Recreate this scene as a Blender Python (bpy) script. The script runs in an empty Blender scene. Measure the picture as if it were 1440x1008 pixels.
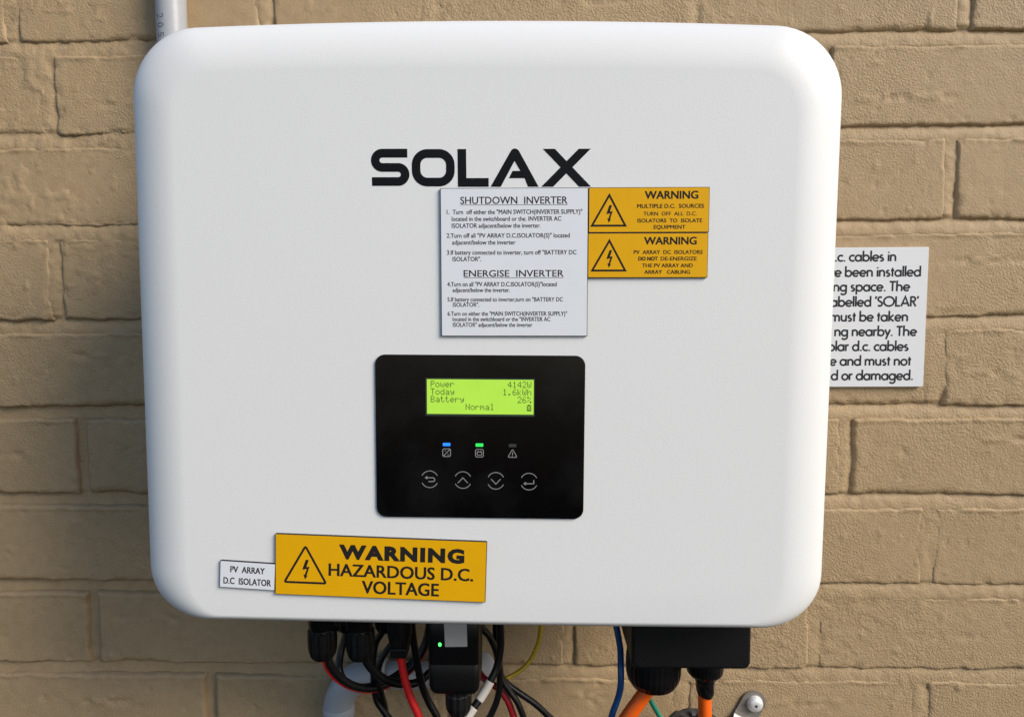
import bpy, math, random
import numpy as np
from math import radians as rad, sin, cos, pi
from mathutils import Vector, Matrix

scene = bpy.context.scene
C = scene.collection
ZB = 1.2                      # height of the inverter's bottom edge above the ground, metres

# ------------------------------------------------------------------ camera
cam = bpy.data.cameras.new('camera')
cam.sensor_width = 36.0
cam.lens = 25.0
cam.clip_start = 0.01
cam.clip_end = 200.0
camo = bpy.data.objects.new('camera', cam)
C.objects.link(camo)
PITCH, YAW, ROLL = rad(4.73), rad(1.4), rad(-0.28)
_f = Vector((-sin(YAW)*cos(PITCH), cos(YAW)*cos(PITCH), -sin(PITCH)))
_r = Vector((cos(YAW), sin(YAW), 0)); _u = _r.cross(_f)
_R = _r*cos(ROLL) + _u*sin(ROLL); _U = -_r*sin(ROLL) + _u*cos(ROLL)
_m = Matrix((_R, _U, -_f)).transposed().to_4x4()
_m.translation = Vector((0.0322, -0.675, ZB + 0.2204))
camo.matrix_world = _m
scene.camera = camo

# ------------------------------------------------------------------ light: open shade, soft sky light from the upper right
SUN_DIR = Vector((0.71, -0.44, 0.55)).normalized()      # towards the light
world = bpy.data.worlds.new('World'); scene.world = world; world.use_nodes = True
wn = world.node_tree.nodes; wl = world.node_tree.links
bg = wn['Background']; bg.inputs['Strength'].default_value = 0.09
sky = wn.new('ShaderNodeTexSky'); sky.sky_type = 'NISHITA'; sky.sun_disc = False
sky.ozone_density = 3.0
sky.sun_elevation = math.asin(SUN_DIR.z)
sky.sun_rotation = math.atan2(SUN_DIR.x, SUN_DIR.y)
wl.new(sky.outputs['Color'], bg.inputs['Color'])
sun = bpy.data.lights.new('sun', 'SUN'); sun.energy = 2.35; sun.angle = rad(30); sun.color = (1.0, 0.92, 0.80)
suno = bpy.data.objects.new('sun', sun); C.objects.link(suno)
suno.rotation_euler = SUN_DIR.to_track_quat('Z', 'Y').to_euler()
suno.location = (1.5, -1.5, 3.0)
scene.view_settings.view_transform = 'Standard'
scene.view_settings.look = 'None'
scene.view_settings.gamma = 1.0
scene.view_settings.use_curve_mapping = False
scene.view_settings.exposure = 0.66
scene.render.engine = 'CYCLES'

# ------------------------------------------------------------------ materials
def nodes_of(name):
    m = bpy.data.materials.new(name); m.use_nodes = True
    nt = m.node_tree
    return m, nt, nt.nodes['Principled BSDF']

def noise_node(nt, scale, detail=2.0, rough=0.5, vec=None):
    n = nt.nodes.new('ShaderNodeTexNoise'); n.inputs['Scale'].default_value = scale
    n.inputs['Detail'].default_value = detail; n.inputs['Roughness'].default_value = rough
    if vec is None:
        g = nt.nodes.new('ShaderNodeNewGeometry'); vec = g.outputs['Position']
    nt.links.new(vec, n.inputs['Vector'])
    return n

def add_bump(nt, bsdf, layers):
    prev = None
    for sc, det, dist, st in layers:
        n = noise_node(nt, sc, det)
        b = nt.nodes.new('ShaderNodeBump'); b.inputs['Distance'].default_value = dist; b.inputs['Strength'].default_value = st
        nt.links.new(n.outputs['Fac'], b.inputs['Height'])
        if prev: nt.links.new(prev.outputs['Normal'], b.inputs['Normal'])
        prev = b
    nt.links.new(prev.outputs['Normal'], bsdf.inputs['Normal'])

def simple(name, col, rough=0.5, var=0.06, vscale=60, bump=None, metal=0.0, spec=0.5, coat=0.0):
    m, nt, b = nodes_of(name)
    b.inputs['Roughness'].default_value = rough
    b.inputs['Metallic'].default_value = metal
    b.inputs['Specular IOR Level'].default_value = spec
    b.inputs['Coat Weight'].default_value = coat
    n = noise_node(nt, vscale, 4, 0.6)
    mx = nt.nodes.new('ShaderNodeMix'); mx.data_type = 'RGBA'
    nt.links.new(n.outputs['Fac'], mx.inputs['Factor'])
    mx.inputs[6].default_value = (*[c*(1-var) for c in col], 1)
    mx.inputs[7].default_value = (*[min(1, c*(1+var)) for c in col], 1)
    nt.links.new(mx.outputs[2], b.inputs['Base Color'])
    if bump: add_bump(nt, b, bump)
    return m

def emit(name, col, strength, base=(0.02, 0.02, 0.02)):
    m, nt, b = nodes_of(name)
    b.inputs['Base Color'].default_value = (*base, 1); b.inputs['Roughness'].default_value = 0.4
    n = noise_node(nt, 40, 2)
    mx = nt.nodes.new('ShaderNodeMix'); mx.data_type = 'RGBA'
    nt.links.new(n.outputs['Fac'], mx.inputs['Factor'])
    mx.inputs[6].default_value = (*[c*0.86 for c in col], 1); mx.inputs[7].default_value = (*[c*1.12 for c in col], 1)
    nt.links.new(mx.outputs[2], b.inputs['Emission Color']); b.inputs['Emission Strength'].default_value = strength
    return m

def paint_material():
    m, nt, b = nodes_of('tan_masonry_paint')
    b.inputs['Roughness'].default_value = 0.62
    b.inputs['Specular IOR Level'].default_value = 0.35
    big = noise_node(nt, 9, 4, 0.6); fine = noise_node(nt, 90, 5, 0.65)
    r1 = nt.nodes.new('ShaderNodeMix'); r1.data_type = 'RGBA'
    r1.inputs[6].default_value = (0.400, 0.279, 0.155, 1); r1.inputs[7].default_value = (0.455, 0.325, 0.182, 1)
    nt.links.new(big.outputs['Fac'], r1.inputs['Factor'])
    r2 = nt.nodes.new('ShaderNodeMix'); r2.data_type = 'RGBA'; r2.blend_type = 'MULTIPLY'
    cr = nt.nodes.new('ShaderNodeValToRGB')
    cr.color_ramp.elements[0].position = 0.30; cr.color_ramp.elements[0].color = (0.90, 0.88, 0.86, 1)
    cr.color_ramp.elements[1].position = 0.58; cr.color_ramp.elements[1].color = (1, 1, 1, 1)
    nt.links.new(fine.outputs['Fac'], cr.inputs['Fac'])
    r2.inputs['Factor'].default_value = 1.0
    nt.links.new(r1.outputs[2], r2.inputs[6]); nt.links.new(cr.outputs['Color'], r2.inputs[7])
    nt.links.new(r2.outputs[2], b.inputs['Base Color'])
    mask = noise_node(nt, 5, 2); mr = nt.nodes.new('ShaderNodeMapRange')
    mr.inputs['From Min'].default_value = 0.35; mr.inputs['From Max'].default_value = 0.62
    mr.inputs['To Min'].default_value = 0.22; mr.inputs['To Max'].default_value = 1.0
    nt.links.new(mask.outputs['Fac'], mr.inputs['Value'])
    prev = None
    for sc, det, dist, st, masked in ((110, 3, 0.0009, 0.30, False), (520, 4, 0.00125, 0.9, True), (1100, 2, 0.0003, 0.6, True)):
        n = noise_node(nt, sc, det); h = n.outputs['Fac']
        if masked:
            mu = nt.nodes.new('ShaderNodeMath'); mu.operation = 'MULTIPLY'
            nt.links.new(h, mu.inputs[0]); nt.links.new(mr.outputs['Result'], mu.inputs[1]); h = mu.outputs[0]
        bp = nt.nodes.new('ShaderNodeBump'); bp.inputs['Distance'].default_value = dist; bp.inputs['Strength'].default_value = st
        nt.links.new(h, bp.inputs['Height'])
        if prev: nt.links.new(prev.outputs['Normal'], bp.inputs['Normal'])
        prev = bp
    nt.links.new(prev.outputs['Normal'], b.inputs['Normal'])
    return m

M = {}
M['paint'] = paint_material()
M['cover'] = simple('white_powder_coat', (0.80, 0.80, 0.79), 0.40, 0.012, 300, [(1150, 2, 0.00013, 0.55)], spec=0.4)
M['chassis'] = simple('grey_cast_aluminium', (0.25, 0.25, 0.26), 0.5, 0.08, 80, [(500, 3, 0.0002, 0.5)], metal=0.6)
M['logo'] = simple('black_print', (0.006, 0.006, 0.007), 0.5, 0.05, 200, spec=0.15)
def glass_material():
    m, nt, b = nodes_of('black_glass')
    b.inputs['Roughness'].default_value = 0.06
    refl = noise_node(nt, 14, 5, 0.6); sp = noise_node(nt, 1500, 1)
    r1 = nt.nodes.new('ShaderNodeValToRGB'); e = r1.color_ramp.elements          # paler patches painted in place of faint reflections
    e[0].position = 0.45; e[0].color = (0.0025, 0.0023, 0.0025, 1); e[1].position = 0.72; e[1].color = (0.011, 0.0105, 0.011, 1)
    r2 = nt.nodes.new('ShaderNodeValToRGB'); e = r2.color_ramp.elements          # dust specks
    e[0].position = 0.80; e[0].color = (0, 0, 0, 1); e[1].position = 0.86; e[1].color = (0.10, 0.10, 0.10, 1)
    nt.links.new(refl.outputs['Fac'], r1.inputs['Fac']); nt.links.new(sp.outputs['Fac'], r2.inputs['Fac'])
    mx = nt.nodes.new('ShaderNodeMix'); mx.data_type = 'RGBA'; mx.blend_type = 'ADD'; mx.inputs['Factor'].default_value = 1.0
    nt.links.new(r1.outputs['Color'], mx.inputs[6]); nt.links.new(r2.outputs['Color'], mx.inputs[7])
    nt.links.new(mx.outputs[2], b.inputs['Base Color'])
    return m
M['glass'] = glass_material()
M['lcd'] = emit('lcd_backlight', (0.40, 0.72, 0.05), 0.60, (0.10, 0.15, 0.03))
M['lcdtext'] = emit('lcd_segment', (0.10, 0.20, 0.02), 0.22, (0.05, 0.08, 0.02))
M['bezel'] = simple('lcd_bezel', (0.03, 0.045, 0.035), 0.3)
M['blue_led'] = emit('blue_status_led', (0.01, 0.18, 0.95), 1.1)
M['green_led'] = emit('green_status_led', (0.02, 0.80, 0.09), 0.9)
M['off_led'] = simple('unlit_led', (0.035, 0.04, 0.042), 0.5)
M['icon'] = simple('grey_icon_print', (0.28, 0.28, 0.28), 0.6)
M['ledbright'] = emit('dongle_led', (0.05, 1.0, 0.10), 3.0)
M['core'] = simple('black_laminate_core', (0.012, 0.011, 0.012), 0.5, bump=[(900, 2, 0.0002, 0.5)])
M['platewhite'] = simple('white_laminate', (0.78, 0.80, 0.84), 0.42, 0.03, 120, [(700, 2, 0.00006, 0.5)])
M['plateyellow'] = simple('yellow_laminate', (0.80, 0.41, 0.003), 0.45, 0.05, 90, [(700, 2, 0.00006, 0.5)], spec=0.2)
M['engrave'] = simple('engraved_black', (0.018, 0.016, 0.015), 0.6, 0.1, 300, spec=0.15)
M['engravethin'] = simple('engraved_charcoal', (0.022, 0.022, 0.026), 0.6, 0.1, 300, spec=0.15)
M['signwhite'] = simple('white_vinyl_sign', (0.75, 0.76, 0.78), 0.35, 0.02, 60)
M['signink'] = simple('charcoal_ink', (0.03, 0.033, 0.038), 0.5, 0.1, 300, spec=0.15)
M['pvc'] = simple('grey_pvc', (0.38, 0.39, 0.41), 0.34, 0.06, 50, [(160, 3, 0.0005, 0.35)])
M['pvcink'] = simple('pvc_print', (0.12, 0.12, 0.13), 0.6)
M['blackplastic'] = simple('black_plastic', (0.008, 0.008, 0.0085), 0.45, 0.15, 120, [(900, 2, 0.0001, 0.4)], spec=0.3)
M['blackgloss'] = simple('black_smooth_plastic', (0.007, 0.007, 0.0075), 0.32, 0.15, 120, spec=0.35)
M['blackcable'] = simple('black_cable_sheath', (0.009, 0.009, 0.010), 0.33, 0.15, 200, [(250, 2, 0.0003, 0.3)], spec=0.4)
M['orange'] = simple('orange_cable_sheath', (0.88, 0.125, 0.005), 0.45, 0.07, 120, [(260, 2, 0.0003, 0.4)])
M['red'] = simple('red_cable_sheath', (0.66, 0.012, 0.014), 0.42, 0.07, 150, [(260, 2, 0.0003, 0.3)])
M['darkred'] = simple('dark_red_cable_sheath', (0.40, 0.012, 0.02), 0.4, 0.1, 150)
M['yellowcable'] = simple('yellow_cable_sheath', (0.62, 0.42, 0.01), 0.45, 0.1, 150)
M['bluecable'] = simple('blue_cable_sheath', (0.012, 0.085, 0.26), 0.4, 0.1, 150)
M['greencable'] = simple('green_wire_sheath', (0.01, 0.30, 0.17), 0.45, 0.1, 150)
M['tag'] = simple('white_cable_marker', (0.62, 0.58, 0.53), 0.55, 0.06, 200)
M['sticker'] = simple('pale_sticker', (0.44, 0.42, 0.40), 0.5, 0.06, 400)
M['steel'] = simple('galvanised_steel', (0.36, 0.33, 0.30), 0.5, 0.35, 160, [(350, 3, 0.0004, 0.6)], metal=0.7)
M['screw'] = simple('zinc_screw', (0.86, 0.85, 0.83), 0.30, 0.06, 150, metal=0.35)
M['darkflex'] = simple('dusty_dark_grey_conduit', (0.045, 0.045, 0.048), 0.75, 0.5, 260, [(260, 3, 0.001, 0.7)])

# ------------------------------------------------------------------ object helpers (all shapes given in millimetres)
ORG = {}
def thing(name, label, cat, base=(0, 0, 0), roty=0.0, group=None, local=False):
    o = bpy.data.objects.new(name, None); C.objects.link(o)
    o.empty_display_size = 0.03
    o.location = (base[0]/1000, base[1]/1000, ZB + base[2]/1000)
    o.rotation_euler = (0, roty, 0)
    o['label'] = label; o['category'] = cat
    if group: o['group'] = group
    ORG[o.name] = None if local else base
    return o

def tag(o, label, cat, group=None):
    o['label'] = label; o['category'] = cat
    if group: o['group'] = group
    return o

def root_of(p):
    while p.parent: p = p.parent
    return p

def obj(name, verts, faces, mat, parent=None, smooth=False, base=None, label=None):
    """one mesh object; verts in scene millimetres (or in the thing's own frame for tilted plates)"""
    me = bpy.data.meshes.new(name)
    V = np.asarray(verts, float)
    if parent is not None:
        org = ORG[root_of(parent).name]
        if org is not None: V = V - np.array(org, float)
    else:
        base = base if base is not None else (V[:, 0].mean(), V[:, 1].mean(), V[:, 2].min())
        V = V - np.array(base, float)
    me.from_pydata((V/1000).tolist(), [], [list(f) for f in faces])
    if smooth: me.polygons.foreach_set('use_smooth', [True]*len(me.polygons))
    me.materials.append(mat); me.update()
    o = bpy.data.objects.new(name, me); C.objects.link(o)
    if parent is not None: o.parent = parent
    else:
        o.location = (base[0]/1000, base[1]/1000, ZB + base[2]/1000)
        ORG[o.name] = base
    if label: o['label'] = label
    return o

class MB:
    """collects geometry for one mesh"""
    def __init__(s): s.v = []; s.f = []
    def add(s, v, f):
        n = len(s.v); s.v += [tuple(p) for p in v]; s.f += [tuple(i+n for i in q) for q in f]
        return s

def rounded_poly(x0, x1, z0, z1, r, n=6):
    pts = []
    for cx, cz, a0 in ((x1-r, z1-r, 0), (x0+r, z1-r, 90), (x0+r, z0+r, 180), (x1-r, z0+r, 270)):
        for i in range(n+1):
            a = rad(a0 + 90*i/n); pts.append((cx + r*cos(a), cz + r*sin(a)))
    return pts                       # counter-clockwise seen from the front (-y)

def slab(poly, yb, yf, bev=0.0):
    """prism of a front-view polygon from yb (back) to yf (front, smaller y), with a small bevel"""
    n = len(poly); v = []; f = []
    cx = sum(p[0] for p in poly)/n; cz = sum(p[1] for p in poly)/n
    rings = [(yb, 0.0), (yf + bev, 0.0)] + ([(yf + bev*0.3, bev*0.3), (yf, bev)] if bev > 0 else [])
    mx = max(abs(p[0]-cx) for p in poly); mz = max(abs(p[1]-cz) for p in poly)
    for y, ins in rings:
        sx = 1-ins/mx; sz = 1-ins/mz
        v += [(cx+(p[0]-cx)*sx, y, cz+(p[1]-cz)*sz) for p in poly]
    for k in range(len(rings)-1):
        for i in range(n):
            j = (i+1) % n
            f.append((k*n+i, k*n+j, (k+1)*n+j, (k+1)*n+i))
    f.append(tuple(reversed(range(n))) if True else ())
    f.append(tuple(range((len(rings)-1)*n, len(rings)*n)))
    return v, f

def lathe(cx, cy, prof, seg=32, mod=None):
    """vertical lathe, profile of (radius, z); mod(k, angle) scales the radius of profile row k"""
    v = []; f = []
    for k, (r, z) in enumerate(prof):
        for i in range(seg):
            a = 2*pi*i/seg; rr = r*(mod(k, i) if mod else 1)
            v.append((cx + rr*cos(a), cy + rr*sin(a), z))
    for k in range(len(prof)-1):
        for i in range(seg):
            j = (i+1) % seg
            f.append((k*seg+i, k*seg+j, (k+1)*seg+j, (k+1)*seg+i))
    f.append(tuple(range(seg))); f.append(tuple(reversed(range((len(prof)-1)*seg, len(prof)*seg))))
    return v, f

def catmull(pts, sub=8):
    P = [Vector(p) for p in pts]; P = [P[0]*2-P[1]] + P + [P[-1]*2-P[-2]]
    out = []
    for i in range(1, len(P)-2):
        a, b, c, d = P[i-1], P[i], P[i+1], P[i+2]
        for k in range(sub):
            t = k/sub
            out.append(0.5*((2*b) + (c-a)*t + (2*a-5*b+4*c-d)*t*t + (3*b-a-3*c+d)*t**3))
    out.append(P[-2].copy())
    return out

def tube(path, r, seg=14):
    """tube along a list of Vectors; r a number or a list"""
    n = len(path); v = []; f = []; ref = None
    for i, p in enumerate(path):
        t = (path[min(i+1, n-1)] - path[max(i-1, 0)]).normalized()
        if ref is None:
            ref = Vector((0, 1, 0)) if abs(t.y) < 0.9 else Vector((1, 0, 0))
        u = (ref - t*ref.dot(t)).normalized(); w = t.cross(u); ref = u
        rr = r[i] if isinstance(r, (list, tuple)) else r
        for k in range(seg):
            a = 2*pi*k/seg; v.append(tuple(p + u*(rr*cos(a)) + w*(rr*sin(a))))
    for i in range(n-1):
        for k in range(seg):
            l = (k+1) % seg
            f.append((i*seg+k, i*seg+l, (i+1)*seg+l, (i+1)*seg+k))
    f.append(tuple(reversed(range(seg)))); f.append(tuple(range((n-1)*seg, n*seg)))
    return v, f

def box(x0, x1, y0, y1, z0, z1):
    v = [(x0, y0, z0), (x1, y0, z0), (x1, y1, z0), (x0, y1, z0), (x0, y0, z1), (x1, y0, z1), (x1, y1, z1), (x0, y1, z1)]
    return v, [(0, 3, 2, 1), (4, 5, 6, 7), (0, 1, 5, 4), (1, 2, 6, 5), (2, 3, 7, 6), (3, 0, 4, 7)]

# ---- flat print: strokes, polygons and letters lying on a plate (front view x, z at depth y)
def stroke(mb, pts, w, y, closed=False, cap=0.0):
    P = [Vector((p[0], p[1])) for p in pts]; n = len(P)
    L = []; Rr = []
    for i in range(n):
        if closed: a, c = P[i-1], P[(i+1) % n]
        else: a, c = P[max(i-1, 0)], P[min(i+1, n-1)]
        d1 = (P[i]-a); d2 = (c-P[i])
        if d1.length < 1e-9: d1 = d2
        if d2.length < 1e-9: d2 = d1
        d1.normalize(); d2.normalize()
        n1 = Vector((-d1.y, d1.x)); n2 = Vector((-d2.y, d2.x))
        m = n1+n2
        m = n1 if m.length < 1e-6 else m.normalized()
        k = 1/max(0.45, m.dot(n1))
        q = P[i].copy()
        if cap and not closed and i == 0: q -= d2*cap
        if cap and not closed and i == n-1: q += d1*cap
        L.append(q + m*(w/2*k)); Rr.append(q - m*(w/2*k))
    v = [(p.x, y, p.y) for p in L] + [(p.x, y, p.y) for p in Rr]
    f = []
    for i in range(n if closed else n-1):
        j = (i+1) % n; f.append((i, n+i, n+j, j))
    mb.add(v, f)

def polyface(mb, pts, y):
    mb.add([(p[0], y, p[1]) for p in pts], [tuple(range(len(pts)))])

def arc(cx, cz, rx, rz, a0, a1, n=14):
    return [(cx + rx*cos(rad(a0+(a1-a0)*i/n)), cz + rz*sin(rad(a0+(a1-a0)*i/n))) for i in range(n+1)]

_tc = {}
def text_geo(s, bold, spacing=1.0, res=3):
    key = (s, bold, spacing)
    if key in _tc: return _tc[key]
    c = bpy.data.curves.new('lettering', 'FONT'); c.body = s; c.offset = bold; c.space_character = spacing
    c.resolution_u = res; c.fill_mode = 'FRONT'
    o = bpy.data.objects.new('lettering', c)
    me = bpy.data.meshes.new_from_object(o)
    V = [(v.co.x, v.co.y) for v in me.vertices]; F = [tuple(p.vertices) for p in me.polygons]
    bpy.data.objects.remove(o); bpy.data.curves.remove(c); bpy.data.meshes.remove(me)
    _tc[key] = (V, F); return V, F

def cap_height(bold):
    V, F = text_geo('H', bold); zs = [v[1] for v in V]
    return max(zs), min(zs)

def text(mb, s, x0, x1, zbase, cap, y, bold=0.0, spacing=1.0, heavy=None):
    """a line of lettering fitted between x0 and x1, standing on zbase with capitals cap high"""
    if 0 < bold < 0.05:             # light weight gain: shifted copies keep every counter open
        k = bold*1.5; heavy = ((-k, -k*.6), (k, -k*.6), (-k, k*.6), (k, k*.6)); bold = 0.0
    V, F = text_geo(s, bold, spacing)
    a = min(v[0] for v in V); b = max(v[0] for v in V); hi, lo = cap_height(bold)
    sx = (x1-x0)/(b-a); sz = cap/(hi-lo)
    for n, (dx, dz) in enumerate(heavy or ((0, 0),)):
        mb.add([(x0+(p[0]-a)*sx+dx*cap, y-0.003*n, zbase+(p[1]-lo)*sz+dz*cap) for p in V], F)

# a plain geometric alphabet drawn with strokes (capitals 1 high)
def glyphs():
    G = {}; w = .125
    r = .25; cz = .295
    def circ(cx): return arc(cx, cz, r, r+.005, 0, 360, 28)
    G['a'] = (.66, [circ(.315), [(.56, 0), (.56, .60)]])
    G['b'] = (.66, [circ(.335), [(.09, 0), (.09, 1.06)]])
    G['c'] = (.50, [arc(.315, cz, r, r, 48, 312, 22)])
    G['d'] = (.66, [circ(.315), [(.56, 0), (.56, 1.06)]])
    G['e'] = (.62, [[(.08, .29), (.55, .29)] , arc(.315, cz, r, r, -3, 318, 26)])
    G['g'] = (.66, [circ(.315), [(.56, .60), (.56, -.06)] + arc(.315, -.06, .245, .22, 0, -150, 14)[1:]])
    G['h'] = (.62, [[(.09, 0), (.09, 1.06)], arc(.30, .345, .21, .205, 180, 0, 14) + [(.51, 0)]])
    G['i'] = (.20, [[(.10, 0), (.10, .60)], [(.10, .78), (.10, .92)]])
    G['k'] = (.56, [[(.09, 0), (.09, 1.06)], [(.47, .59), (.12, .29), (.50, .0)]])
    G['l'] = (.20, [[(.10, 0), (.10, 1.06)]])
    G['m'] = (.92, [[(.09, 0), (.09, .60)], arc(.27, .37, .18, .18, 180, 0, 12) + [(.45, 0)], arc(.63, .37, .18, .18, 180, 0, 12) + [(.81, 0)]])
    G['n'] = (.60, [[(.09, 0), (.09, .60)], arc(.29, .345, .205, .205, 180, 0, 14) + [(.495, 0)]])
    G['o'] = (.63, [circ(.315)])
    G['p'] = (.66, [circ(.335), [(.09, .60), (.09, -.29)]])
    G['r'] = (.37, [[(.09, 0), (.09, .60)], arc(.27, .36, .18, .185, 180, 65, 8)])
    G['s'] = (.44, [arc(.21, .425, .115, .118, 40, 260, 12) + arc(.21, .175, .135, .13, 80, -140, 12)])
    G['t'] = (.33, [[(.16, 0), (.16, .83)], [(.02, .545), (.31, .545)]])
    G['u'] = (.60, [[(.495, .60), (.495, 0)], [(.09, .60)] + arc(.29, .26, .2025, .205, 180, 360, 14)])
    G['v'] = (.50, [[(.02, .60), (.25, .03), (.48, .60)]])
    G['y'] = (.50, [[(.03, .60), (.265, .08)], [(.48, .60), (.12, -.29)]])
    G['.'] = (.24, [[(.12, -.005), (.12, .13)]])
    G["'"] = (.20, [[(.13, 1.02), (.07, .76)]])
    G[' '] = (.27, [])
    G['T'] = (.58, [[(.29, 0), (.29, 1)], [(.02, .94), (.56, .94)]])
    G['S'] = (.54, [arc(.265, .735, .165, .205, 35, 255, 14) + arc(.26, .265, .19, .215, 75, -145, 14)])
    G['O'] = (1.02, [arc(.51, .5, .445, .455, 0, 360, 32)])
    G['L'] = (.50, [[(.10, 1), (.10, .06), (.46, .06)]])
    G['A'] = (.80, [[(.06, 0), (.40, .97), (.74, 0)], [(.19, .30), (.61, .30)]])
    G['R'] = (.60, [[(.10, 0), (.10, 1)], [(.10, .94), (.27, .94)] + arc(.27, .72, .215, .22, 90, -90, 12) + [(.10, .50)], [(.27, .50), (.53, 0)]])
    return G
GLY = glyphs()
def stroke_text(mb, s, x, z, size, y, right=False, w=.125, sx=1.0, track=0.0):
    W = sum(GLY[c][0]+track for c in s)*size*sx
    if right: x -= W
    k = 0
    for c in s:
        adv, st = GLY[c]
        for pl in st:
            closed = len(pl) > 20 and (Vector(pl[0])-Vector(pl[-1])).length < 1e-6
            lz = (lambda q: q if not c.islower() else (q*1.10 if q < .6 else .66+(q-.6)*.87))
            P = [(x+p[0]*size*sx, z+lz(p[1])*size) for p in (pl[:-1] if closed else pl)]
            stroke(mb, P, w*size, y - 0.004*(k % 4), closed=closed); k += 1
        x += (adv+track)*size*sx

# ------------------------------------------------------------------ noise on arrays
_rng = np.random.default_rng(7)
_T = _rng.random((512, 512))
def vnoise(x, z, sc, seed=0):
    x = np.asarray(x)/sc + seed*17.31 + 1000; z = np.asarray(z)/sc + seed*9.77 + 1000
    xi = np.floor(x).astype(int); zi = np.floor(z).astype(int); fx = x-xi; fz = z-zi
    fx = fx*fx*fx*(fx*(fx*6-15)+10); fz = fz*fz*fz*(fz*(fz*6-15)+10)
    g = lambda a, b: _T[a % 512, b % 512]
    return (g(xi, zi)*(1-fx)*(1-fz) + g(xi+1, zi)*fx*(1-fz) + g(xi, zi+1)*(1-fx)*fz + g(xi+1, zi+1)*fx*fz)*2-1
def fbm(x, z, sc, seed=0, oct=4, gain=.5):
    t = 0; a = 1; n = 0
    for i in range(oct):
        t = t + a*vnoise(x, z, sc/2**i, seed+i*3); n += a; a *= gain
    return t/n

# ------------------------------------------------------------------ the painted brick wall
def build_wall():
    wall = thing('brick_wall', 'tan painted brick wall behind everything, its joints thick with paint', 'wall', (0, 0, -240))
    tops = [708, 622, 536, 450, 366, 281, 191.5, 107.5, 21, -67, -151.5, -237.5, -323.5]
    perps = {0: [-640, -400, -160, 80, 320, 560], 1: [-520, -280, -40, 200, 440, 680], 2: [-449, -209.7, -56.3, 180, 427.7, 668],
             3: [-657, -417, -177, 63, 303, 545], 4: [-542, -302, -60, 180, 420.6, 662], 5: [-661, -421.8, -180, 61, 302, 543],
             6: [-545, -304, -64, 176, 415.8, 657], 7: [-648, -407, -160, 90, 334, 575], 8: [-546, -305, -66, 174, 414.6, 655],
             9: [-644, -404, -170, 70, 309, 548], 10: [-528, -288.6, -55, 182.8, 414.4, 655], 11: [-640, -400, -165, 75, 310, 550]}
    XL, XR = -770, 770
    jt = 11.0
    def joint_h(x, z):                       # height of the painted mortar, relative to the brick faces
        right = np.clip((x-150)/120, 0, 1); left = np.clip((-x-150)/120, 0, 1)
        up = np.clip((z-150)/90, 0, 1); lowr = np.clip((60-z)/60, 0, 1)
        depth = 1.9 + 0.7*right*(1-lowr) - 0.7*right*lowr + left*(1-up)*5.0 - left*up*1.0
        # joints are struck: nearly flush below and on the left of each joint, deepest under the upper brick
        fr = np.full_like(x, 0.5); vert = np.ones_like(x)
        faint = np.clip(0.65+0.9*fbm(x, z, 60, 77, 2), 0.15, 1.1)
        for k in range(12):
            tz = tops[k+1]; fr = np.where((z >= tz-3) & (z <= tz+jt+3), np.clip((z-tz)/jt, 0, 1), fr)
            inc = (z > tz+jt+3) & (z < tops[k]-3)
            for p in perps[k]:
                near = inc & (np.abs(x-p) < 9)
                fr = np.where(near, np.clip((x-p+5)/10, 0, 1), fr); vert = np.where(near, faint, vert)
        struck = 1-0.85*left*(1-up)
        depth = depth*(1-struck) + struck*(0.45 + (depth+0.7)*vert*fr**2.0)
        base = -depth + (0.7+0.7*left*up)*fbm(x, z, 22, 41, 3) + (0.6+0.5*left*up)*fbm(x, z, 7, 43, 3, .7) + 0.25*fbm(x, z, 3.6, 47, 2)
        smear = np.clip(fbm(x, z, 130, 51, 2)*2.2 - 0.5, 0, 1)      # places where mortar and paint fill the joint
        return base*(1-0.7*smear)
    # mortar bed, one rough sheet behind the bricks
    xs = np.concatenate([np.arange(XL, -520, 8), np.arange(-520, 520, 2.3), np.arange(520, XR+8, 8)]); zs = np.concatenate([np.arange(-323, -215, 5), np.arange(-215, 505, 1.9), np.arange(505, 712, 5)])
    X, Z = np.meshgrid(xs, zs)
    H = joint_h(X, Z)
    v = np.stack([X, -H, Z], -1).reshape(-1, 3)
    nx, nz = len(xs), len(zs)
    a = (np.arange(nz-1)[:, None]*nx + np.arange(nx-1)[None, :]).reshape(-1)
    f = np.stack([a, a+1, a+1+nx, a+nx], -1)
    grid_obj('mortar', v, f, M['paint'], wall)
    rnd = random.Random(11)
    seed = 100
    for k in range(12):
        ztop = tops[k]; zbot = tops[k+1] + jt
        ends = [XL] + perps[k] + [XR]
        for i in range(len(ends)-1):
            seed += 7
            x0 = ends[i] + (5 if i else 0); x1 = ends[i+1] - (5 if i < len(ends)-2 else 0)
            out = x1 < -520 or x0 > 520 or zbot > 505 or ztop < -215
            brick(wall, x0, x1, zbot, ztop, seed, rnd, 7.0 if out else 2.0)

def grid_obj(name, v, f, mat, parent):
    me = bpy.data.meshes.new(name)
    V = (v - np.array(ORG[root_of(parent).name]))/1000
    me.vertices.add(len(V)); me.vertices.foreach_set('co', V.astype(np.float32).ravel())
    n = len(f); me.loops.add(n*4); me.polygons.add(n)
    me.loops.foreach_set('vertex_index', f.astype(np.int32).ravel())
    me.polygons.foreach_set('loop_start', np.arange(0, n*4, 4, dtype=np.int32))
    me.polygons.foreach_set('use_smooth', np.ones(n, bool))
    me.update(calc_edges=True); me.validate()
    me.materials.append(mat)
    o = bpy.data.objects.new(name, me); C.objects.link(o); o.parent = parent
    return o

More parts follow.
